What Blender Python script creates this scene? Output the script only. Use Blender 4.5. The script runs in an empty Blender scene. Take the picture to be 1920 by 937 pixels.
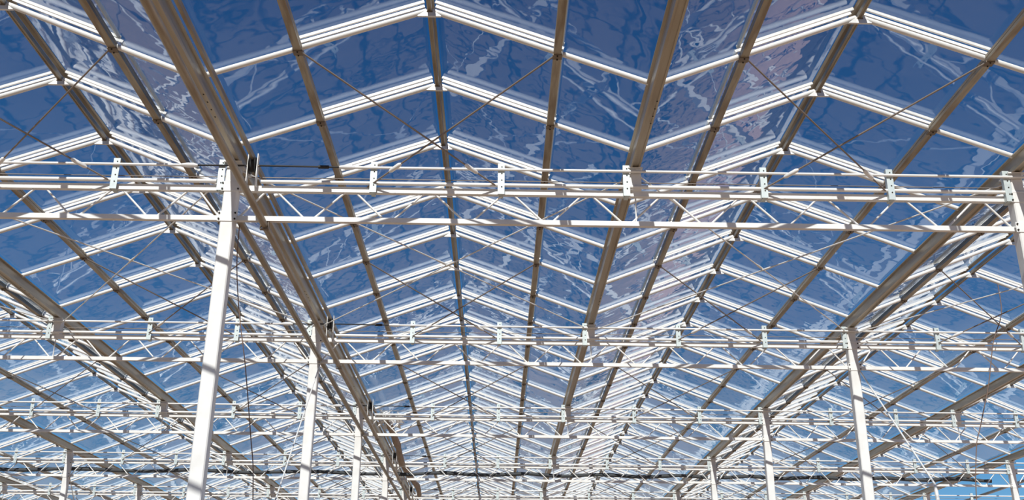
import bpy, math, random
from mathutils import Vector, Matrix

random.seed(7)
SC = bpy.context.scene
COL = SC.collection
EYE = 1.6                                   # eye height above the soil; heights below are given above the eye, then lifted

# ------------------------------------------------------------------ camera
F_PX, PITCH, YAW, ROLL = 1939.9, math.radians(21.69), math.radians(-0.64), math.radians(-0.554)
cam_data = bpy.data.cameras.new('camera')
cam_data.sensor_width = 36.0
cam_data.lens = 36.0 * F_PX / 1920.0
cam_data.clip_end = 2000
cam = bpy.data.objects.new('camera', cam_data)
COL.objects.link(cam)
CR = Matrix.Rotation(YAW, 3, 'Z') @ Matrix.Rotation(PITCH, 3, 'X') @ Matrix.Rotation(ROLL, 3, 'Y')
_b = CR @ Matrix(((1, 0, 0), (0, 0, -1), (0, 1, 0)))
cam.matrix_world = Matrix.Translation((0, 0, EYE)) @ _b.to_4x4()
SC.camera = cam

SC.view_settings.view_transform = 'Standard'
SC.view_settings.look = 'None'
SC.view_settings.gamma = 1.0
SC.view_settings.use_curve_mapping = False
SC.view_settings.exposure = 0.0
SC.cycles.transparent_max_bounces = 24
SC.cycles.max_bounces = 8
SC.cycles.diffuse_bounces = 3
SC.cycles.glossy_bounces = 4
SC.cycles.caustics_reflective = False
SC.cycles.caustics_refractive = False

# ------------------------------------------------------------------ sky and sun
def lin(c):
    return tuple(((v / 255) / 12.92 if v / 255 <= 0.04045 else ((v / 255 + 0.055) / 1.055) ** 2.4) for v in c) + (1.0,)

world = bpy.data.worlds.new('sky')
SC.world = world
world.use_nodes = True
nt = world.node_tree
nt.nodes.clear()
w_out = nt.nodes.new('ShaderNodeOutputWorld')
w_bg = nt.nodes.new('ShaderNodeBackground')
w_tc = nt.nodes.new('ShaderNodeTexCoord')
w_sep = nt.nodes.new('ShaderNodeSeparateXYZ')
w_ramp = nt.nodes.new('ShaderNodeValToRGB')
nt.links.new(w_tc.outputs['Generated'], w_sep.inputs[0])
nt.links.new(w_sep.outputs['Z'], w_ramp.inputs[0])
SKY = [(0.0, (196, 216, 232)), (0.10, (128, 184, 224)), (0.17, (88, 152, 205)), (0.30, (58, 115, 172)),
       (0.45, (37, 89, 144)), (0.62, (27, 70, 122)), (1.0, (24, 60, 114))]
el = w_ramp.color_ramp.elements
while len(el) < len(SKY):
    el.new(0.5)
for e, (pos, c) in zip(el, SKY):
    e.position = pos
    e.color = lin(c)
# thin wisps of cloud low in the sky
w_map = nt.nodes.new('ShaderNodeMapping')
w_map.inputs['Scale'].default_value = (1.2, 1.2, 5.0)
w_noise = nt.nodes.new('ShaderNodeTexNoise')
w_noise.inputs['Scale'].default_value = 2.2
w_noise.inputs['Detail'].default_value = 6
w_cr = nt.nodes.new('ShaderNodeValToRGB')
w_cr.color_ramp.elements[0].position = 0.54
w_cr.color_ramp.elements[0].color = (0, 0, 0, 1)
w_cr.color_ramp.elements[1].position = 0.80
w_cr.color_ramp.elements[1].color = (0.45, 0.45, 0.45, 1)
w_low = nt.nodes.new('ShaderNodeMapRange')
w_low.inputs[1].default_value = 0.12
w_low.inputs[2].default_value = 0.42
w_low.inputs[3].default_value = 1.0
w_low.inputs[4].default_value = 0.0
w_mul = nt.nodes.new('ShaderNodeMath'); w_mul.operation = 'MULTIPLY'
w_mix = nt.nodes.new('ShaderNodeMixRGB')
w_mix.inputs[2].default_value = (0.80, 0.86, 0.92, 1)
nt.links.new(w_tc.outputs['Generated'], w_map.inputs[0])
nt.links.new(w_map.outputs[0], w_noise.inputs['Vector'])
nt.links.new(w_noise.outputs['Fac'], w_cr.inputs[0])
nt.links.new(w_sep.outputs['Z'], w_low.inputs[0])
nt.links.new(w_cr.outputs[0], w_mul.inputs[0])
nt.links.new(w_low.outputs[0], w_mul.inputs[1])
nt.links.new(w_mul.outputs[0], w_mix.inputs[0])
nt.links.new(w_ramp.outputs[0], w_mix.inputs[1])
nt.links.new(w_mix.outputs[0], w_bg.inputs[0])
w_bg.inputs[1].default_value = 1.0
nt.links.new(w_bg.outputs[0], w_out.inputs[0])

SUN_EL, SUN_AZ = math.radians(41), math.radians(6.8)      # behind the camera, a little to the left
sd = bpy.data.lights.new('sun', 'SUN')
sd.energy = 5.3
sd.angle = math.radians(0.53)
sd.color = (1.0, 0.965, 0.90)
sun = bpy.data.objects.new('sun', sd)
COL.objects.link(sun)
_d = Vector((math.sin(SUN_AZ) * math.cos(SUN_EL), math.cos(SUN_AZ) * math.cos(SUN_EL), -math.sin(SUN_EL)))
sun.rotation_euler = _d.to_track_quat('-Z', 'Y').to_euler()
sun.location = (-3, -20, 25)

# ------------------------------------------------------------------ materials
def mat(name):
    m = bpy.data.materials.new(name)
    m.use_nodes = True
    m.node_tree.nodes.clear()
    return m, m.node_tree

def principled(name, base, rough=0.5, metal=0.0, dirt=None, dirt_scale=(6, 6, 6), dirt_amt=0.5, spec=0.5, lo=0.45, hi=0.7):
    m, t = mat(name)
    o = t.nodes.new('ShaderNodeOutputMaterial')
    p = t.nodes.new('ShaderNodeBsdfPrincipled')
    p.inputs['Base Color'].default_value = (*base, 1)
    p.inputs['Roughness'].default_value = rough
    p.inputs['Metallic'].default_value = metal
    p.inputs['Specular IOR Level'].default_value = spec
    if dirt:
        tc = t.nodes.new('ShaderNodeTexCoord')
        mp = t.nodes.new('ShaderNodeMapping')
        mp.inputs['Scale'].default_value = dirt_scale
        n = t.nodes.new('ShaderNodeTexNoise')
        n.inputs['Scale'].default_value = 1.0
        n.inputs['Detail'].default_value = 5
        r = t.nodes.new('ShaderNodeMapRange')
        r.inputs[1].default_value = lo
        r.inputs[2].default_value = hi
        r.inputs[3].default_value = 0
        r.inputs[4].default_value = dirt_amt
        x = t.nodes.new('ShaderNodeMixRGB')
        x.inputs[1].default_value = (*base, 1)
        x.inputs[2].default_value = (*dirt, 1)
        t.links.new(tc.outputs['Object'], mp.inputs[0])
        t.links.new(mp.outputs[0], n.inputs['Vector'])
        t.links.new(n.outputs['Fac'], r.inputs[0])
        t.links.new(r.outputs[0], x.inputs[0])
        t.links.new(x.outputs[0], p.inputs['Base Color'])
    t.links.new(p.outputs[0], o.inputs[0])
    return m

M = {}
M['white'] = principled('white_paint', (0.84, 0.84, 0.82), 0.42, dirt=(0.62, 0.60, 0.55), dirt_scale=(5, 5, 5), dirt_amt=0.35)
M['alu'] = principled('mill_aluminium', (0.80, 0.80, 0.79), 0.38, 0.25, dirt=(0.6, 0.58, 0.54), dirt_amt=0.3)
M['galv'] = principled('galvanised_steel', (0.40, 0.345, 0.26), 0.42, 0.35, dirt=(0.18, 0.12, 0.07),
                       dirt_scale=(22, 2.2, 22), dirt_amt=0.65, lo=0.42, hi=0.68)
M['gutter'] = principled('gutter_metal', (0.50, 0.45, 0.36), 0.36, 0.4, dirt=(0.27, 0.20, 0.13),
                         dirt_scale=(14, 0.9, 14), dirt_amt=0.55, lo=0.42, hi=0.7)
M['bracket'] = principled('zinc_bracket', (0.60, 0.68, 0.68), 0.45, 0.2, dirt=(0.46, 0.50, 0.50), dirt_scale=(20, 20, 20), dirt_amt=0.5)
M['rod'] = principled('bare_steel_rod', (0.26, 0.22, 0.19), 0.5, 0.2)
M['whiterod'] = principled('bright_rod', (0.82, 0.82, 0.80), 0.4, 0.1)
M['clamp'] = principled('dull_brown_clamp', (0.20, 0.16, 0.12), 0.6)
M['black'] = principled('black_rubber', (0.018, 0.018, 0.02), 0.6)
M['hole'] = principled('punched_hole', (0.03, 0.025, 0.02), 0.9)
M['cable'] = principled('brown_cable', (0.20, 0.13, 0.10), 0.7)
M['cloth'] = principled('brown_screen_cloth', (0.42, 0.34, 0.27), 0.9, dirt=(0.25, 0.2, 0.16), dirt_scale=(30, 3, 30), dirt_amt=0.6)
M['foil'] = principled('crumpled_white_foil', (0.86, 0.86, 0.84), 0.5)
M['darkcloth'] = principled('dark_screen_cloth', (0.06, 0.065, 0.07), 0.85)
def soil_material():
    m = principled('dry_soil', (0.37, 0.27, 0.195), 0.95, dirt=(0.23, 0.165, 0.115), dirt_scale=(0.5, 0.5, 0.5), dirt_amt=0.8, spec=0.1, lo=0.35, hi=0.7)
    t = m.node_tree
    N, L = t.nodes.new, t.links.new
    p = [n for n in t.nodes if n.type == 'BSDF_PRINCIPLED'][0]
    inner = p.inputs['Base Color'].links[0].from_socket
    geo = N('ShaderNodeNewGeometry')
    sep = N('ShaderNodeSeparateXYZ')
    mr = N('ShaderNodeMapRange')                                # pale dry sand on the open field east of the building
    mr.inputs[1].default_value = 14.0; mr.inputs[2].default_value = 19.0
    big = N('ShaderNodeTexNoise'); big.inputs['Scale'].default_value = 0.12; big.inputs['Detail'].default_value = 4
    sand = N('ShaderNodeMixRGB'); sand.inputs[1].default_value = (0.82, 0.55, 0.42, 1); sand.inputs[2].default_value = (0.56, 0.37, 0.28, 1)
    mx = N('ShaderNodeMixRGB')
    L(geo.outputs['Position'], sep.inputs[0]); L(sep.outputs['X'], mr.inputs[0])
    L(geo.outputs['Position'], big.inputs['Vector']); L(big.outputs['Fac'], sand.inputs[0])
    L(mr.outputs[0], mx.inputs[0]); L(inner, mx.inputs[1]); L(sand.outputs[0], mx.inputs[2])
    L(mx.outputs[0], p.inputs['Base Color'])
    return m
M['soil'] = soil_material()

def glass_material(name, strength):
    m, t = mat(name)
    N = t.nodes.new
    o = N('ShaderNodeOutputMaterial')
    tr = N('ShaderNodeBsdfTransparent'); tr.inputs[0].default_value = (0.955, 0.97, 0.98, 1)
    gl = N('ShaderNodeBsdfGlossy'); gl.inputs['Roughness'].default_value = 0.0
    gl.inputs['Color'].default_value = (1, 1, 1, 1)
    # Schlick reflectance from the angle to the sheet, the same from either side
    ge = N('ShaderNodeNewGeometry')
    dt = N('ShaderNodeVectorMath'); dt.operation = 'DOT_PRODUCT'
    ab = N('ShaderNodeMath'); ab.operation = 'ABSOLUTE'
    om = N('ShaderNodeMath'); om.operation = 'SUBTRACT'; om.inputs[0].default_value = 1.0
    pw = N('ShaderNodeMath'); pw.operation = 'POWER'; pw.inputs[1].default_value = 5.0
    fr = N('ShaderNodeMath'); fr.operation = 'MULTIPLY_ADD'; fr.inputs[1].default_value = 0.955; fr.inputs[2].default_value = 0.055
    t.links.new(ge.outputs['Normal'], dt.inputs[0]); t.links.new(ge.outputs['Incoming'], dt.inputs[1])
    t.links.new(dt.outputs['Value'], ab.inputs[0]); t.links.new(ab.outputs[0], om.inputs[1])
    t.links.new(om.outputs[0], pw.inputs[0]); t.links.new(pw.outputs[0], fr.inputs[0])
    mx = N('ShaderNodeMixShader')
    tc = N('ShaderNodeTexCoord')
    oi = N('ShaderNodeObjectInfo')
    ml = N('ShaderNodeMath'); ml.operation = 'MULTIPLY'; ml.inputs[1].default_value = 57.0
    cb = N('ShaderNodeCombineXYZ')
    ad = N('ShaderNodeVectorMath'); ad.operation = 'ADD'
    n1 = N('ShaderNodeTexNoise'); n1.inputs['Scale'].default_value = 4.6; n1.inputs['Detail'].default_value = 1.5
    n1.inputs['Roughness'].default_value = 0.35
    bp = N('ShaderNodeBump'); bp.inputs['Strength'].default_value = 1.0; bp.inputs['Distance'].default_value = strength
    L = t.links.new
    L(oi.outputs['Random'], ml.inputs[0]); L(ml.outputs[0], cb.inputs[0]); L(ml.outputs[0], cb.inputs[1])
    L(tc.outputs['Object'], ad.inputs[0]); L(cb.outputs[0], ad.inputs[1]); L(ad.outputs[0], n1.inputs['Vector'])
    L(n1.outputs['Fac'], bp.inputs['Height'])
    L(bp.outputs[0], gl.inputs['Normal'])
    L(fr.outputs[0], mx.inputs[0]); L(tr.outputs[0], mx.inputs[1]); L(gl.outputs[0], mx.inputs[2])
    L(mx.outputs[0], o.inputs[0])
    return m

M['glass'] = glass_material('wavy_clear_sheet', 0.0030)

# ------------------------------------------------------------------ mesh collector
class MB:
    def __init__(s):
        s.v, s.f, s.mi, s.sm = [], [], [], []
    def add(s, vs, fs, mi=0, smooth=False):
        b = len(s.v)
        s.v += [tuple(v) for v in vs]
        s.f += [tuple(b + i for i in f) for f in fs]
        s.mi += [mi] * len(fs)
        s.sm += [smooth] * len(fs)
    def box(s, a, b, mi=0):
        x0, y0, z0 = a; x1, y1, z1 = b
        s.add([(x0, y0, z0), (x1, y0, z0), (x1, y1, z0), (x0, y1, z0), (x0, y0, z1), (x1, y0, z1), (x1, y1, z1), (x0, y1, z1)],
              [(0, 3, 2, 1), (4, 5, 6, 7), (0, 1, 5, 4), (1, 2, 6, 5), (2, 3, 7, 6), (3, 0, 4, 7)], mi)
    def bar(s, p, q, w, h, up=(0, 0, 1), mi=0):                 # rectangular bar from p to q
        p, q, up = Vector(p), Vector(q), Vector(up)
        d = (q - p).normalized()
        sd_ = d.cross(up).normalized() * (w / 2)
        u = sd_.cross(d).normalized() * (h / 2)
        c = [p - sd_ - u, p + sd_ - u, p + sd_ + u, p - sd_ + u]
        c += [x + (q - p) for x in c]
        s.add(c, [(0, 3, 2, 1), (4, 5, 6, 7), (0, 1, 5, 4), (1, 2, 6, 5), (2, 3, 7, 6), (3, 0, 4, 7)], mi)
    def tube(s, pts, r, n=8, mi=0, caps=True):
        pts = [Vector(p) for p in pts]
        rings = []
        base = len(s.v)
        vs, fs = [], []
        for i, p in enumerate(pts):
            d = ((pts[min(i + 1, len(pts) - 1)] - pts[max(i - 1, 0)])).normalized()
            up = Vector((0, 0, 1)) if abs(d.z) < 0.95 else Vector((0, 1, 0))
            a = d.cross(up).normalized(); b = a.cross(d)
            rr = r[i] if isinstance(r, (list, tuple)) else r
            for k in range(n):
                t = 2 * math.pi * k / n
                vs.append(p + a * (rr * math.cos(t)) + b * (rr * math.sin(t)))
        for i in range(len(pts) - 1):
            for k in range(n):
                a0 = i * n + k; a1 = i * n + (k + 1) % n
                fs.append((a0, a0 + n, a1 + n, a1))
        s.add(vs, fs, mi, True)
        if caps:
            s.add(vs[:n], [tuple(range(n))], mi)
            s.add(vs[-n:], [tuple(range(n - 1, -1, -1))], mi)
    def prism_y(s, prof, y0, y1, mi=0):                          # closed XZ profile drawn out along Y
        n = len(prof)
        vs = [(x, y0, z) for x, z in prof] + [(x, y1, z) for x, z in prof]
        fs = [(i, (i + 1) % n, (i + 1) % n + n, i + n) for i in range(n)]
        fs += [tuple(range(n - 1, -1, -1)), tuple(range(n, 2 * n))]
        s.add(vs, fs, mi)
    def mesh(s, name, mats):
        me = bpy.data.meshes.new(name)
        me.from_pydata(s.v, [], s.f)
        for m in mats:
            me.materials.append(M[m])
        for i, p in enumerate(me.polygons):
            p.material_index = s.mi[i]
            p.use_smooth = s.sm[i]
        me.update()
        return me

def ob(name, me, loc=(0, 0, 0), parent=None):
    o = bpy.data.objects.new(name, me)
    COL.objects.link(o)
    o.location = loc
    if parent:
        o.parent = parent
    return o

def tag(o, label, cat, group=None, kind='thing'):
    o['label'] = label
    if cat:
        o['category'] = cat
    if group:
        o['group'] = group
    if kind:
        o['kind'] = kind
    return o

def copy_tree(o, parent=None):
    c = o.copy()
    COL.objects.link(c)
    if parent:
        c.parent = parent
    for ch in list(o.children):
        copy_tree(ch, c)
    return c

def project(x, y, z):                                            # z above the eye
    v = CR.transposed() @ Vector((x, y, z))
    if v.y < 0.2:
        return None
    return (960 + F_PX * v.x / v.y, 468.5 - F_PX * v.z / v.y)

# ------------------------------------------------------------------ dimensions
Z = EYE
GX = [-17.2, -13.55, -9.86, -6.22, -2.58, 1.28, 4.96, 8.56, 11.90, 15.5, 19.1]      # gutter lines
RX = {3: -4.33, 4: -0.65, 5: 3.09}
def ridge_x(b):
    return RX.get(b, (GX[b] + GX[b + 1]) / 2)
N_GLAZED = 8                                                     # glazed bays: 0..7
STEP, Y0 = 1.25, 7.60                                            # rafter frames at Y0 + n*STEP
NF0, NF1 = -4, 24
ROWY = [4.02 + 5 * k for k in range(7)]                          # girder rows; ROWY[1] is the nearest in view
RZ, GZ = Z + 5.255, Z + 4.545                                    # rafter centre line at ridge and at gutter
PUR = 0.573                                                      # purlin position, share of the way from ridge to gutter
CZT, CZB = Z + 4.175, Z + 3.865                                  # girder chords
GBOT = Z + 4.43
YA, YB = 2.3, 37.9
ORD = ['zeroth', 'first', 'second', 'third', 'fourth', 'fifth', 'sixth', 'seventh']
GIRD = {0: 'overhead', 1: 'nearest', 2: 'second', 3: 'third', 4: 'fourth', 5: 'fifth', 6: 'sixth'}
BAY = {0: 'fourth bay left of centre', 1: 'third bay left of centre', 2: 'second bay left of centre', 3: 'first bay left of centre',
       4: 'centre bay', 5: 'first bay right of centre', 6: 'second bay right of centre', 7: 'third bay right of centre',
       8: 'open bay beyond the glass', 9: 'outermost open bay'}
def row_phrase(n):
    if n < 2:
        k = 2 - n
        return '%s in front of the nearest girder' % ORD[k]
    return '%s behind the %s girder' % (ORD[(n - 2) % 4 + 1], GIRD[1 + (n - 2) // 4])

# ------------------------------------------------------------------ ground
g = MB()
g.add([(-160, -120, 0), (160, -120, 0), (160, 260, 0), (-160, 260, 0), (-160, -120, -0.3), (160, -120, -0.3), (160, 260, -0.3), (-160, 260, -0.3)],
      [(0, 1, 2, 3), (4, 7, 6, 5), (0, 4, 5, 1), (1, 5, 6, 2), (2, 6, 7, 3), (3, 7, 4, 0)])
fl = ob('floor', g.mesh('floor', ['soil']))
tag(fl, 'bare dry brown soil under the whole greenhouse', 'floor', kind='structure')

# ------------------------------------------------------------------ columns
def build_column(x, y, name_phrase):
    h = GBOT
    root = bpy.data.objects.new('column', None)
    COL.objects.link(root)
    root.location = (x, y, 0)
    a = MB(); w = 0.064; c = 0.010
    prof = [(-w + c, -w), (w - c, -w), (w, -w + c), (w, w - c), (w - c, w), (-w + c, w), (-w, w - c), (-w, -w + c)]
    n = len(prof)
    vs = [(px, py, 0.02) for px, py in prof] + [(px, py, h - 0.012) for px, py in prof]
    a.add(vs, [(i, (i + 1) % n, (i + 1) % n + n, i + n) for i in range(n)] + [tuple(range(n - 1, -1, -1)), tuple(range(n, 2 * n))])
    ob('shaft', a.mesh('column_shaft', ['white']), parent=root)
    b = MB(); b.box((-0.13, -0.13, 0), (0.13, 0.13, 0.02))
    ob('base_plate', b.mesh('column_base', ['galv']), parent=root)
    t = MB(); t.box((-0.085, -0.10, h - 0.012), (0.085, 0.10, h))
    ob('cap_plate', t.mesh('column_cap', ['white']), parent=root)
    for zz in (CZT, CZB):
        k = MB()
        k.box((-0.09, -0.072, zz - 0.05), (0.09, -0.064, zz + 0.05))
        for sx in (-0.075, 0.075):
            for dz in (-0.03, 0.03):
                k.tube([(sx, -0.072, zz + dz), (sx, -0.082, zz + dz)], 0.009, 6, 1)
        ob('connection_plate', k.mesh('connection_plate', ['white', 'hole']), parent=root)
    tag(root, name_phrase, 'column', 'full height white columns')
    return root

LINE = {0: 'fourth column line left', 2: 'outer left column line', 4: 'column line left of the centre bay', 6: 'column line right of the centre',
        8: 'column line at the edge of the glass', 10: 'outermost open column line'}
first = None
for gi in (0, 2, 4, 6, 8, 10):
    for k, y in enumerate(ROWY):
        if gi in (0, 10) and y < 24:
            continue
        lab = 'white square steel column under the %s girder, %s' % (GIRD[k], LINE[gi])
        if first is None:
            first = build_column(GX[gi], y, lab)
        else:
            c = copy_tree(first)
            c.location = (GX[gi], y, 0)
            c['label'] = lab

# ------------------------------------------------------------------ lattice girders
GW = 0.052
def build_girder(gi, k):
    x0, x1 = GX[gi], GX[gi + 2]
    y = ROWY[k]
    root = bpy.data.objects.new('lattice_girder', None)
    COL.objects.link(root)
    root.location = (x0, y, CZB)
    H = CZT - CZB
    L = x1 - x0
    e = 0.066
    a = MB(); a.bar((e, 0, H), (L - e, 0, H), GW, 0.056, (0, 0, 1))
    ob('top_chord', a.mesh('top_chord', ['white']), parent=root)
    a = MB(); a.bar((e, 0, 0), (L - e, 0, 0), 0.048, 0.048, (0, 0, 1))
    ob('bottom_chord', a.mesh('bottom_chord', ['white']), parent=root)
    n = 10
    m = L / n
    for i in range(n):
        xb0 = m * i + 0.05 if i else e + 0.03
        xt = m * (i + 0.5)
        xb1 = m * (i + 1) - 0.05 if i < n - 1 else L - e - 0.03
        a = MB(); a.tube([(xb0, 0, 0.02), (xt - 0.05, 0, H - 0.02)], 0.0105, 6)
        ob('diagonal', a.mesh('diagonal', ['white']), parent=root)
        a = MB(); a.tube([(xt + 0.05, 0, H - 0.02), (xb1, 0, 0.02)], 0.0105, 6)
        ob('diagonal', a.mesh('diagonal', ['white']), parent=root)
    xm = GX[gi + 1] - x0
    a = MB(); a.tube([(xm, 0, 0.02), (xm, 0, H - 0.02)], 0.008, 6)
    ob('centre_rod', a.mesh('centre_rod', ['white']), parent=root)
    a = MB()
    zt = GBOT - CZB
    a.box((xm - 0.055, -0.055, H + 0.028), (xm + 0.055, 0.055, zt - 0.008))
    ob('gutter_post', a.mesh('gutter_post', ['white']), parent=root)
    a = MB(); a.box((xm - 0.07, -0.085, zt - 0.008), (xm + 0.07, 0.085, zt))
    a.tube([(xm, -0.03, zt - 0.012), (xm, -0.03, zt - 0.03)], 0.018, 8, 1)
    ob('post_cap', a.mesh('post_cap', ['white', 'hole']), parent=root)
    return root, L

def add_brackets(root, gi):
    x0, x1 = GX[gi], GX[gi + 2]
    H = CZT - CZB
    xs = []
    for b in (gi, gi + 1):
        r = ridge_x(b)
        xs += [r - 0.58, r + 0.64]
    xs += [GX[gi + 1] - 0.09, x1 - 0.10]
    for i, x in enumerate(xs):
        lx = x - x0
        a = MB()
        y0 = -0.075
        a.box((lx - 0.032, y0, H - 0.045), (lx + 0.032, y0 + 0.006, H + 0.275))
        a.box((lx - 0.032, y0 + 0.006, H - 0.045), (lx - 0.026, -0.028, H + 0.275))
        for zz in (0.03, 0.10, 0.17, 0.24):
            a.tube([(lx + 0.006, y0 - 0.004, H + zz), (lx + 0.006, y0, H + zz)], 0.007, 6, 1)
        a.box((lx - 0.02, y0 + 0.006, H - 0.045), (lx + 0.02, 0.03, H - 0.030), 0)
        ob('pipe_bracket', a.mesh('pipe_bracket', ['bracket', 'hole']), parent=root)

SPAN = {0: 'far left span', 2: 'span left of the long column', 4: 'central span', 6: 'span right of the centre', 8: 'open span outside the glass'}
for gi in (0, 2, 4, 6, 8):
    for k, y in enumerate(ROWY):
        if gi in (0, 8) and y < 19:
            continue
        root, L = build_girder(gi, k)
        add_brackets(root, gi)
        tag(root, 'white zigzag lattice girder in the %s row, %s' % (GIRD[k], SPAN[gi]), 'girder', 'white lattice girders')

# ------------------------------------------------------------------ pipes carried on the girder brackets
def pipe(name, pts, r, m, label, cat, group=None, n=8):
    a = MB()
    o0 = Vector(pts[0])
    a.tube([Vector(p) - o0 for p in pts], r, n)
    o = ob(name, a.mesh(name, [m]), o0)
    tag(o, label, cat, group)
    return o

for k, y in enumerate(ROWY):
    xl = GX[0] if y > 22 else GX[2]
    xr = GX[10] if y > 22 else GX[8]
    yf = y - 0.088
    zt = CZT + 0.205
    for (a0, a1, side) in ((xl, -2.95, 'left'), (-1.50, xr, 'right')):
        a = MB(); a.tube([(0, 0, 0), (a1 - a0, 0, 0)], 0.0145, 8)
        root = ob('push_rod_pipe', a.mesh('push_rod_pipe', ['whiterod']), (a0, yf, zt))
        tag(root, 'thin upper sliding pipe along the %s girder, part %s of the cable drum' % (GIRD[k], side), 'pipe', 'sliding pipes over the girders')
        ex = a1 - a0 - 0.03 if side == 'left' else 0.03
        a = MB(); a.tube([(ex - 0.09, 0, 0), (ex - 0.03, 0, 0), (ex + 0.03, 0, 0), (ex + 0.07, 0, 0)], [0.016, 0.026, 0.026, 0.012], 8)
        ob('end_coupling', a.mesh('end_coupling', ['alu']), parent=root)
    pipe('rack_pipe', [(xl, y - 0.055, CZT + 0.056), (-2.72, y - 0.055, CZT + 0.056)], 0.020, 'whiterod',
         'lower grey white pipe resting on the %s girder, left of the column' % GIRD[k], 'pipe', 'lower pipes on the girders')
    pipe('rack_pipe', [(-2.30, y - 0.055, CZT + 0.056), (xr, y - 0.055, CZT + 0.056)], 0.020, 'whiterod',
         'lower grey white pipe resting on the %s girder, right of the column' % GIRD[k], 'pipe', 'lower pipes on the girders')
    pipe('rear_wire', [(xl, y + 0.05, CZT + 0.15), (xr, y + 0.05, CZT + 0.15)], 0.005, 'rod',
         'taut grey wire running behind the pipes of the %s girder' % GIRD[k], 'wire', 'wires behind the girder pipes')
    # cable and drum beside the column line left of the centre bay
    a = MB(); a.tube([(-2.97, 0, 0), (-2.30, 0, 0.005), (-1.48, 0, 0)], 0.0085, 6)
    c = ob('drive_cable', a.mesh('drive_cable', ['black']), (0, yf, zt))
    tag(c, 'black drive cable crossing the gutter over the %s girder' % GIRD[k], 'cable', 'black drive cables')
    a = MB(); a.tube([(-1.76, 0, 0), (-1.66, 0, 0)], 0.017, 8)
    ob('sleeve', a.mesh('cable_sleeve', ['black']), parent=c)
    root = bpy.data.objects.new('cable_drum', None); COL.objects.link(root)
    root.location = (-2.385, yf, zt)
    tag(root, 'black cable drum between two white plates beside the gutter at the %s girder' % GIRD[k], 'drum', 'cable drums')
    a = MB(); a.tube([(-0.03, 0, 0), (-0.026, 0, 0), (-0.026, 0, 0), (0.026, 0, 0), (0.026, 0, 0), (0.03, 0, 0)], [0.085, 0.085, 0.06, 0.06, 0.085, 0.085], 20)
    ob('wheel', a.mesh('drum_wheel', ['black']), parent=root)
    for sx in (-0.045, 0.045):
        a = MB(); a.box((sx - 0.004, -0.03, -0.21), (sx + 0.004, 0.03, 0.12))
        ob('side_plate', a.mesh('drum_plate', ['white']), parent=root)
    a = MB(); a.tube([(-0.06, 0, 0), (0.06, 0, 0)], 0.012, 8)
    ob('axle', a.mesh('drum_axle', ['rod']), parent=root)

# ------------------------------------------------------------------ gutters, ridges, purlins
GN = {0: 'outermost left gutter', 1: 'gutter fourth left of centre bay', 2: 'third gutter left of the centre bay', 3: 'second gutter left of the centre bay',
      4: 'gutter along the left of the centre bay', 5: 'gutter along the right of the centre bay', 6: 'gutter right of the first right bay',
      7: 'gutter above short posts, third to the right', 8: 'last gutter at the edge of the glass', 9: 'gutter of the open bay against bare sky',
      10: 'outermost open gutter'}
for gi, x in enumerate(GX):
    ya = YA if gi < 9 else 19.0
    wb, wt = (0.046, 0.060)
    h = 0.13
    z0 = GBOT
    out = [(-wb, 0), (-0.030, -0.0), (-0.026, 0.012), (0.026, 0.012), (0.030, 0.0), (wb, 0), (wb + 0.004, 0.035), (wt - 0.012, h - 0.018), (wt + 0.012, h - 0.012), (wt + 0.012, h)]
    inn = [(wt - 0.004, h), (wt - 0.018, h - 0.012), (wb - 0.004, 0.04), (wb - 0.008, 0.018), (-wb + 0.008, 0.018), (-wb + 0.004, 0.04), (-wt + 0.018, h - 0.012),
           (-wt + 0.004, h), (-wt - 0.012, h), (-wt - 0.012, h - 0.012), (-wt + 0.012, h - 0.018), (-wb - 0.004, 0.035)]
    a = MB(); a.prism_y(out + inn, 0, YB - ya)
    for y in ROWY:
        if y >= ya + 2:
            for d in (-1.35, -1.22, -1.09, -0.96):
                a.box((wb - 0.026, y + d - ya, -0.0015), (wb - 0.014, y + d - ya + 0.016, 0.001), 1)
    root = ob('gutter', a.mesh('gutter', ['gutter', 'hole']), (x + (0.02 if gi == 4 else 0), ya, z0))
    tag(root, 'long galvanised roof %s' % GN[gi] if 'gutter' in GN[gi][:7] else 'long galvanised trough, %s' % GN[gi], 'gutter', 'roof gutters')

a = MB(); a.prism_y([(-0.014, 0), (0.014, 0), (0.014, 0.055), (-0.014, 0.055)], 0, YB - YA)
r = ob('side_rail', a.mesh('side_rail', ['galv']), (-2.385, YA, GBOT + 0.0))
tag(r, 'narrow brown rail running close along the right of the column gutter', 'rail')

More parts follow.
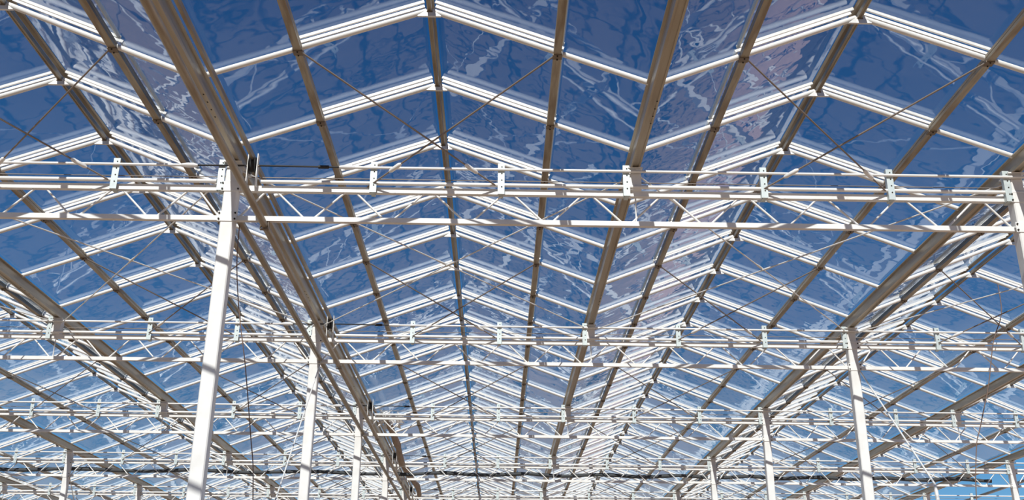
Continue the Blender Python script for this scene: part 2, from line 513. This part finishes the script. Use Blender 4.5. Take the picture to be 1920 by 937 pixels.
def purlin_pos(b, s):
    rx = ridge_x(b)
    gx = GX[b] if s < 0 else GX[b + 1]
    return rx + (gx - rx) * PUR, RZ + (GZ - RZ) * PUR
for b in range(0, 9):
    ya = YA if b < 8 else 19.0
    a = MB()
    a.prism_y([(-0.019, -0.028), (-0.008, -0.028), (-0.006, -0.022), (0.006, -0.022), (0.008, -0.028), (0.019, -0.028), (0.020, 0.014), (-0.020, 0.014)], 0, YB - ya)
    root = ob('ridge_rail', a.mesh('ridge_rail', ['galv']), (ridge_x(b), ya, RZ))
    a = MB()
    a.prism_y([(-0.036, 0.086), (0, 0.100), (0.036, 0.086), (0.036, 0.094), (0, 0.109), (-0.036, 0.094)], 0, YB - ya)
    ob('ridge_cap', a.mesh('ridge_cap', ['galv']), parent=root)
    tag(root, 'long metal ridge rail at the peak of the %s' % BAY[b], 'ridge rail', 'ridge rails')
    for s in (-1, 1):
        px, pz = purlin_pos(b, s)
        a = MB()
        prof = [(-0.033, -0.042), (0.033, -0.042), (0.033, -0.012), (0.026, -0.008), (0.033, -0.004), (0.033, 0.020), (-0.033, 0.020), (-0.033, -0.004), (-0.026, -0.008), (-0.033, -0.012)]
        a.prism_y(prof, 0, YB - ya)
        root = ob('purlin', a.mesh('purlin', ['galv']), (px, ya, pz))
        tag(root, 'brownish box purlin halfway up the %s slope of the %s' % ('left' if s < 0 else 'right', BAY[b]), 'purlin', 'roof purlins')

# ------------------------------------------------------------------ rafter frames, glass panes and roof vents
TUBE = 0.025
def slope_frame(b, s):
    rx = ridge_x(b)
    gx = GX[b] + 0.10 if s < 0 else GX[b + 1] - 0.10
    A = Vector((s * 0.028, 0, 0.0))
    # stays on the line ridge -> gutter centre
    full = Vector(((GX[b] if s < 0 else GX[b + 1]) - rx, 0, GZ - RZ))
    d = full.normalized()
    up = Vector((-d.z * s, 0, d.x * s)) if s > 0 else Vector((d.z, 0, -d.x))
    if up.z < 0:
        up = -up
    L = full.length
    return rx, d, up, L

frame_roots = {}
def build_frame(b):
    root = bpy.data.objects.new('rafter_frame', None)
    for s in (-1, 1):
        rx, d, up, L = slope_frame(b, s)
        a = MB()
        a.tube([d * 0.03, d * (L - 0.055)], TUBE, 10)
        o = ob('rafter', a.mesh('rafter', ['white']), parent=root)
    COL.objects.link(root)
    a = MB()
    a.add([(-0.10, -0.031, -0.075), (0.10, -0.031, -0.075), (0.0, -0.031, -0.0), (-0.10, -0.027, -0.075), (0.10, -0.027, -0.075), (0.0, -0.027, -0.0)],
          [(0, 1, 2), (3, 5, 4), (0, 3, 4, 1), (1, 4, 5, 2), (2, 5, 3, 0)])
    a.box((-0.100, -0.031, -0.079), (0.100, -0.008, -0.075))
    ob('ridge_plate', a.mesh('ridge_plate', ['alu']), parent=root)
    a = MB()
    a.box((-0.028, -0.032, -0.042), (0.028, 0.032, -0.024))
    ob('ridge_clamp', a.mesh('ridge_clamp', ['clamp']), parent=root)
    for s in (-1, 1):
        px, pz = purlin_pos(b, s)
        px -= ridge_x(b); pz -= RZ
        a = MB()
        a.box((px - 0.040, -0.036, pz - 0.051), (px + 0.040, 0.036, pz - 0.034))
        for dy in (-0.028, 0.028):
            a.tube([(px, dy, pz - 0.060), (px, dy, pz - 0.051)], 0.007, 6, 1)
        ob('purlin_clamp', a.mesh('purlin_clamp', ['clamp', 'hole']), parent=root)
    root.location = (ridge_x(b), Y0, RZ)
    return root

def visible(pts, margin=60):
    us = [project(*p) for p in pts]
    us = [u for u in us if u]
    if len(us) < len(pts):
        return 0
    x0 = min(u[0] for u in us); x1 = max(u[0] for u in us); y0 = min(u[1] for u in us); y1 = max(u[1] for u in us)
    if x1 < -margin or x0 > 1920 + margin or y1 < -margin or y0 > 937 + margin:
        return 0
    return (min(x1, 1920) - max(x0, 0) + 60) * (min(y1, 937) - max(y0, 0) + 60)

for b in range(N_GLAZED):
    proto = None
    for n in range(NF0, NF1 + 1):
        y = Y0 + n * STEP
        pts = [(GX[b], y, GZ - Z), (ridge_x(b), y, RZ - Z), (GX[b + 1], y, GZ - Z)]
        near = n < 6 and 1 <= b <= 6
        if not near and not visible(pts, 250):
            continue
        if proto is None:
            f = proto = build_frame(b)
        else:
            f = copy_tree(proto)
        f.location = (ridge_x(b), y, RZ)
        tag(f, 'white rafter frame, %s, %s' % (BAY[b], row_phrase(n)), 'rafter frame', 'white rafter frames of the roof')

def make_pane_mesh(b, s):                                        # lower pane, local origin at ridge centre line, spans y 0..STEP
    rx, d, up, L = slope_frame(b, s)
    t0, t1 = L * PUR + 0.040, L - 0.070
    o = up * (TUBE + 0.006)
    a = MB(); a.bar(d * t0 + o + Vector((0, STEP / 2, 0)), d * t1 + o + Vector((0, STEP / 2, 0)), STEP - 0.012, 0.004, up)
    return a
def vent_parts(b, s):
    rx, d, up, L = slope_frame(b, s)
    t0, t1 = 0.024, L * PUR + 0.035
    mid = Vector((0, STEP / 2, 0))
    o = up * 0.092
    a = MB(); a.bar(d * t0 + o + mid, d * t1 + o + mid, STEP - 0.05, 0.004, up)
    res = [('glass_pane', a, 'glass')]
    for yy in (0.034, STEP - 0.034):
        a = MB(); v = Vector((0, yy, 0)) + up * 0.076
        a.bar(d * t0 + v, d * t1 + v, 0.018, 0.026, up)
        res.append(('side_bar', a, 'white'))
    a = MB(); q = d * (t1 - 0.015) + up * 0.076
    a.bar(q + Vector((0, 0.046, 0)), q + Vector((0, STEP - 0.046, 0)), 0.020, 0.024, up)
    res.append(('bottom_rail', a, 'alu'))
    return res

cells = []
for b in range(N_GLAZED):
    for s in (-1, 1):
        gx = GX[b] if s < 0 else GX[b + 1]
        px, pz = purlin_pos(b, s)
        for n in range(NF0, NF1):
            y = Y0 + n * STEP
            lo = visible([(gx, y, GZ - Z), (gx, y + STEP, GZ - Z), (px, y, pz - Z), (px, y + STEP, pz - Z)], 30)
            hi = visible([(ridge_x(b), y, RZ - Z), (ridge_x(b), y + STEP, RZ - Z), (px, y, pz - Z), (px, y + STEP, pz - Z)], 30)
            near = n < 6 and 1 <= b <= 6
            dist = math.hypot(px, y)
            if lo or near:
                cells.append(('pane', dist if lo else dist + 500, b, s, n))
            if hi or near:
                cells.append(('vent', dist if hi else dist + 500, b, s, n))

for kind in ('pane', 'vent'):
    cs = sorted([c for c in cells if c[0] == kind], key=lambda c: c[1])
    own, rest = cs[:300], cs[300:]
    protos = {}
    for _, _, b, s, n in own:
        side = 'left' if s < 0 else 'right'
        rowp = row_phrase(n).replace('in front of the nearest', 'row before nearest').replace('behind the', 'row behind')
        if kind == 'pane':
            if (b, s) not in protos:
                o = protos[(b, s)] = ob('glass_pane', make_pane_mesh(b, s).mesh('lower_pane', ['glass']))
            else:
                o = protos[(b, s)].copy(); COL.objects.link(o)
            lab = 'lower clear glass pane, %s slope, %s, %s' % (side, BAY[b], rowp)
            tag(o, lab, 'glass pane', 'lower glass panes of the roof')
        else:
            if (b, s) not in protos:
                o = bpy.data.objects.new('roof_vent', None); COL.objects.link(o)
                protos[(b, s)] = o
                for nm, a, mm in vent_parts(b, s):
                    ob(nm, a.mesh('vent_' + nm, [mm]), parent=o)
            else:
                o = copy_tree(protos[(b, s)])
            lab = 'upper glazed vent, %s slope, %s, %s' % (side, BAY[b], rowp)
            tag(o, lab, 'roof vent', 'glazed vents beside the ridge')
        o.location = (ridge_x(b), Y0 + n * STEP, RZ)
    if rest:
        big = MB()
        for _, _, b, s, n in rest:
            off = Vector((ridge_x(b), Y0 + n * STEP, RZ))
            parts = [('g', make_pane_mesh(b, s), 'glass')] if kind == 'pane' else vent_parts(b, s)
            for nm, a, mm in parts:
                mi = {'glass': 0, 'white': 1, 'alu': 2}[mm]
                big.add([Vector(v) + off for v in a.v], a.f, mi)
        o = ob('distant_glass_panes' if kind == 'pane' else 'distant_roof_vents', big.mesh('distant_' + kind, ['glass', 'white', 'alu']))
        tag(o, 'mass of %s far away under the sky, beyond the individual ones' % ('lower glass panes' if kind == 'pane' else 'glazed ridge vents'),
            'glass pane' if kind == 'pane' else 'roof vent', kind='stuff')

# ------------------------------------------------------------------ knee brace rods from the girders up to the purlins in front of them
def rod(name, p, q, r, m, label, cat, group, coup=None, cm='whiterod', cr=0.016):
    p, q = Vector(p), Vector(q)
    a = MB(); a.tube([(0, 0, 0), q - p], r, 6)
    o = ob(name, a.mesh(name, [m]), p)
    tag(o, label, cat, group)
    if coup:
        t0, t1 = coup
        a = MB(); a.tube([(q - p) * t0, (q - p) * (t0 + 0.01), (q - p) * (t1 - 0.01), (q - p) * t1], [r * 1.1, cr, cr, r * 1.1], 8)
        ob('turnbuckle', a.mesh('turnbuckle', [cm]), parent=o)
    return o

for b in range(N_GLAZED):
    for k in range(1, 7):
        y = ROWY[k]
        if not visible([(GX[b], y, 4.2), (GX[b + 1], y, 4.2), (ridge_x(b), y - 1.4, 4.9)], 80):
            continue
        yf = Y0 + (k - 1) * 5
        for s in (-1, 1):
            px, pz = purlin_pos(b, s)
            ex = ridge_x(b) - s * 0.64
            rod('knee_brace_rod', (px - s * 0.03, yf, pz - 0.040), (ex, y - 0.02, CZT + 0.03), 0.0085, 'rod',
                'brown brace rod, %s purlin to %s girder, %s' % ('left' if s < 0 else 'right', GIRD[k], BAY[b]),
                'brace rod', 'knee brace rods', (0.80, 0.87), 'foil', 0.021)

# horizontal cross bracing at gutter height behind the nearest girder
for b in range(2, 8):
    k = 1
    ya_, yb_ = ROWY[k] + 0.04, ROWY[k + 1] - 0.04
    zz = GBOT - 0.045
    xl, xr = GX[b] + 0.06, GX[b + 1] - 0.06
    if not visible([(xl, ya_, 4.4), (xr, ya_, 4.4), (xl, yb_, 4.4), (xr, yb_, 4.4)], 0):
        continue
    rod('cross_brace_rod', (xl, ya_, zz), (xr, yb_, zz - 0.0), 0.008, 'whiterod',
        'pale cross rod slanting back rightward behind nearest girder, %s' % BAY[b], 'brace rod', 'flat cross brace rods', (0.47, 0.51), 'whiterod', 0.014)
    rod('cross_brace_rod', (xr, ya_, zz - 0.018), (xl, yb_, zz - 0.018), 0.008, 'whiterod',
        'pale cross rod slanting back leftward behind nearest girder, %s' % BAY[b], 'brace rod', 'flat cross brace rods', (0.47, 0.51), 'whiterod', 0.014)

# tie tube along the column line left of the centre bay
for k in range(1, 5):
    pipe('tie_tube', [(-2.50, ROWY[k] + 0.05, Z + 3.885), (-2.50, ROWY[k + 1] - 0.05, Z + 3.885)], 0.034, 'galv',
         'brown round tube tying the long column under the %s girder to the one behind' % GIRD[k], 'tie tube', 'tie tubes between columns', 10)

# long tube slung under the girders just right of that column line
a = MB(); a.tube([(0, 0, 0), (0, YB - YA, 0)], 0.034, 12)
o = ob('slung_tube', a.mesh('slung_tube', ['galv']), (-2.236, YA, CZB - 0.024 - 0.036))
tag(o, 'long brown tube slung under the girders, just right of the nearest long column', 'tube')
for y in ROWY:
    a = MB(); a.box((-0.040, y - YA - 0.018, -0.040), (-0.034, y - YA + 0.018, 0.075)); a.box((0.034, y - YA - 0.018, -0.040), (0.040, y - YA + 0.018, 0.075))
    a.box((-0.040, y - YA - 0.018, -0.046), (0.040, y - YA + 0.018, -0.040))
    ob('tube_clip', a.mesh('tube_clip', ['clamp']), parent=o)

# sloping brace rods between columns
rod('column_brace_rod', (-2.50, 14.02, Z + 3.84), (-2.50, 9.12, 0.45), 0.0095, 'whiterod',
    'white sloping rod hanging from the second column left of centre', 'brace rod', 'column brace rods', (0.55, 0.60))
o = rod('column_brace_rod', (5.03, 14.0, Z + 3.84), (5.03, 12.0, Z + 1.95), 0.0115, 'whiterod',
        'white sloping rod coming down from the right column of the second girder', 'brace rod', 'column brace rods')
a = MB(); a.tube([(0, -2.0, -1.89), (0.0, -2.015, -1.98), (0, -2.03, -2.1), (0, -2.04, -(Z + 3.84))], [0.014, 0.023, 0.023, 0.023], 8)
ob('lower_post', a.mesh('lower_post', ['whiterod']), parent=o)
rod('column_brace_rod', (-9.79, 24.02, Z + 3.84), (-9.79, 29.0, 0.45), 0.0095, 'whiterod',
    'white sloping rod beside the far left columns', 'brace rod', 'column brace rods')

# loose hanging cables
def hang(pts, r, label):
    a = MB(); o0 = Vector(pts[0])
    P = [Vector(p) - o0 for p in pts]
    fine = []
    for i in range(len(P) - 1):
        p0 = P[max(i - 1, 0)]; p1 = P[i]; p2 = P[i + 1]; p3 = P[min(i + 2, len(P) - 1)]
        for t in (0, 0.25, 0.5, 0.75):
            fine.append(0.5 * ((2 * p1) + (p2 - p0) * t + (2 * p0 - 5 * p1 + 4 * p2 - p3) * t * t + (3 * p1 - p0 - 3 * p2 + p3) * t ** 3))
    fine.append(P[-1])
    a.tube(fine, r, 6)
    o = ob('hanging_cable', a.mesh('hanging_cable', ['cable']), o0)
    tag(o, label, 'cable', 'loose hanging cables')
hang([(-2.50, 9.12, Z + 3.86), (-2.53, 9.3, Z + 3.50), (-2.45, 9.3, Z + 2.99), (-2.35, 9.3, Z + 2.53), (-2.23, 9.3, Z + 1.86), (-2.17, 9.3, Z + 1.48), (-2.12, 9.3, Z + 0.6), (-2.12, 9.3, 0.01)], 0.005,
     'thin brown cable hanging down just right of the nearest long column')
hang([(6.99, 13.60, Z + 4.99), (6.97, 13.6, Z + 4.56), (6.79, 13.6, Z + 4.15), (6.63, 13.6, Z + 3.56), (6.43, 13.6, Z + 2.99), (6.31, 13.6, Z + 2.61), (6.2, 13.6, Z + 1.6), (6.18, 13.6, 0.01)], 0.007,
     'loose brown cable hanging from the roof before the second girder, near right edge')

# rolled screen cloth beyond the third girder, with a crumpled front end
a = MB(); P = []; RR = []
for i in range(46):
    t = i / 45
    P.append((0.05 * math.sin(9 * t), 9.6 * t, 0.025 * math.sin(23 * t)))
    RR.append(0.066 + 0.008 * math.sin(31 * t) + 0.008 * random.random())
a.tube(P, RR, 12)
roll = ob('rolled_screen', a.mesh('rolled_screen', ['cloth']), (-2.17, 19.2, Z + 4.24))
tag(roll, 'brown rolled screen cloth lying along the gutter beyond the third girder', 'screen roll')
a = MB()
for i in range(26):
    c = Vector((random.uniform(-0.08, 0.34), random.uniform(-0.10, 0.35), random.uniform(-0.13, 0.06)))
    vs = [c + Vector([random.uniform(-0.10, 0.10) for _ in range(3)]) for _ in range(4)]
    a.add(vs, [(0, 1, 2), (0, 2, 3), (0, 3, 1), (1, 3, 2)])
ob('crumpled_end', a.mesh('crumpled_end', ['foil']), (0, 0, 0), roll)['label'] = 'crumpled bright white foil end'
# dark furled screen along the fourth girder
for (x0, x1, lab) in ((-13.2, -2.7, 'left of the columns'), (-2.35, 4.85, 'in the centre'), (5.1, 11.45, 'towards the right')):
    a = MB(); P = []; RR = []
    m = int((x1 - x0) * 6)
    for i in range(m + 1):
        t = i / m
        P.append(((x1 - x0) * t, 0.02 * math.sin(40 * t), 0.02 * math.sin(25 * t + x0)))
        RR.append(0.035 + 0.012 * random.random())
    a.tube(P, RR, 8)
    o = ob('furled_screen', a.mesh('furled_screen', ['darkcloth']), (x0, ROWY[4] + 0.10, CZT - 0.16))
    tag(o, 'dark furled screen along the fourth girder, %s' % lab, 'screen roll', 'dark furled screens')
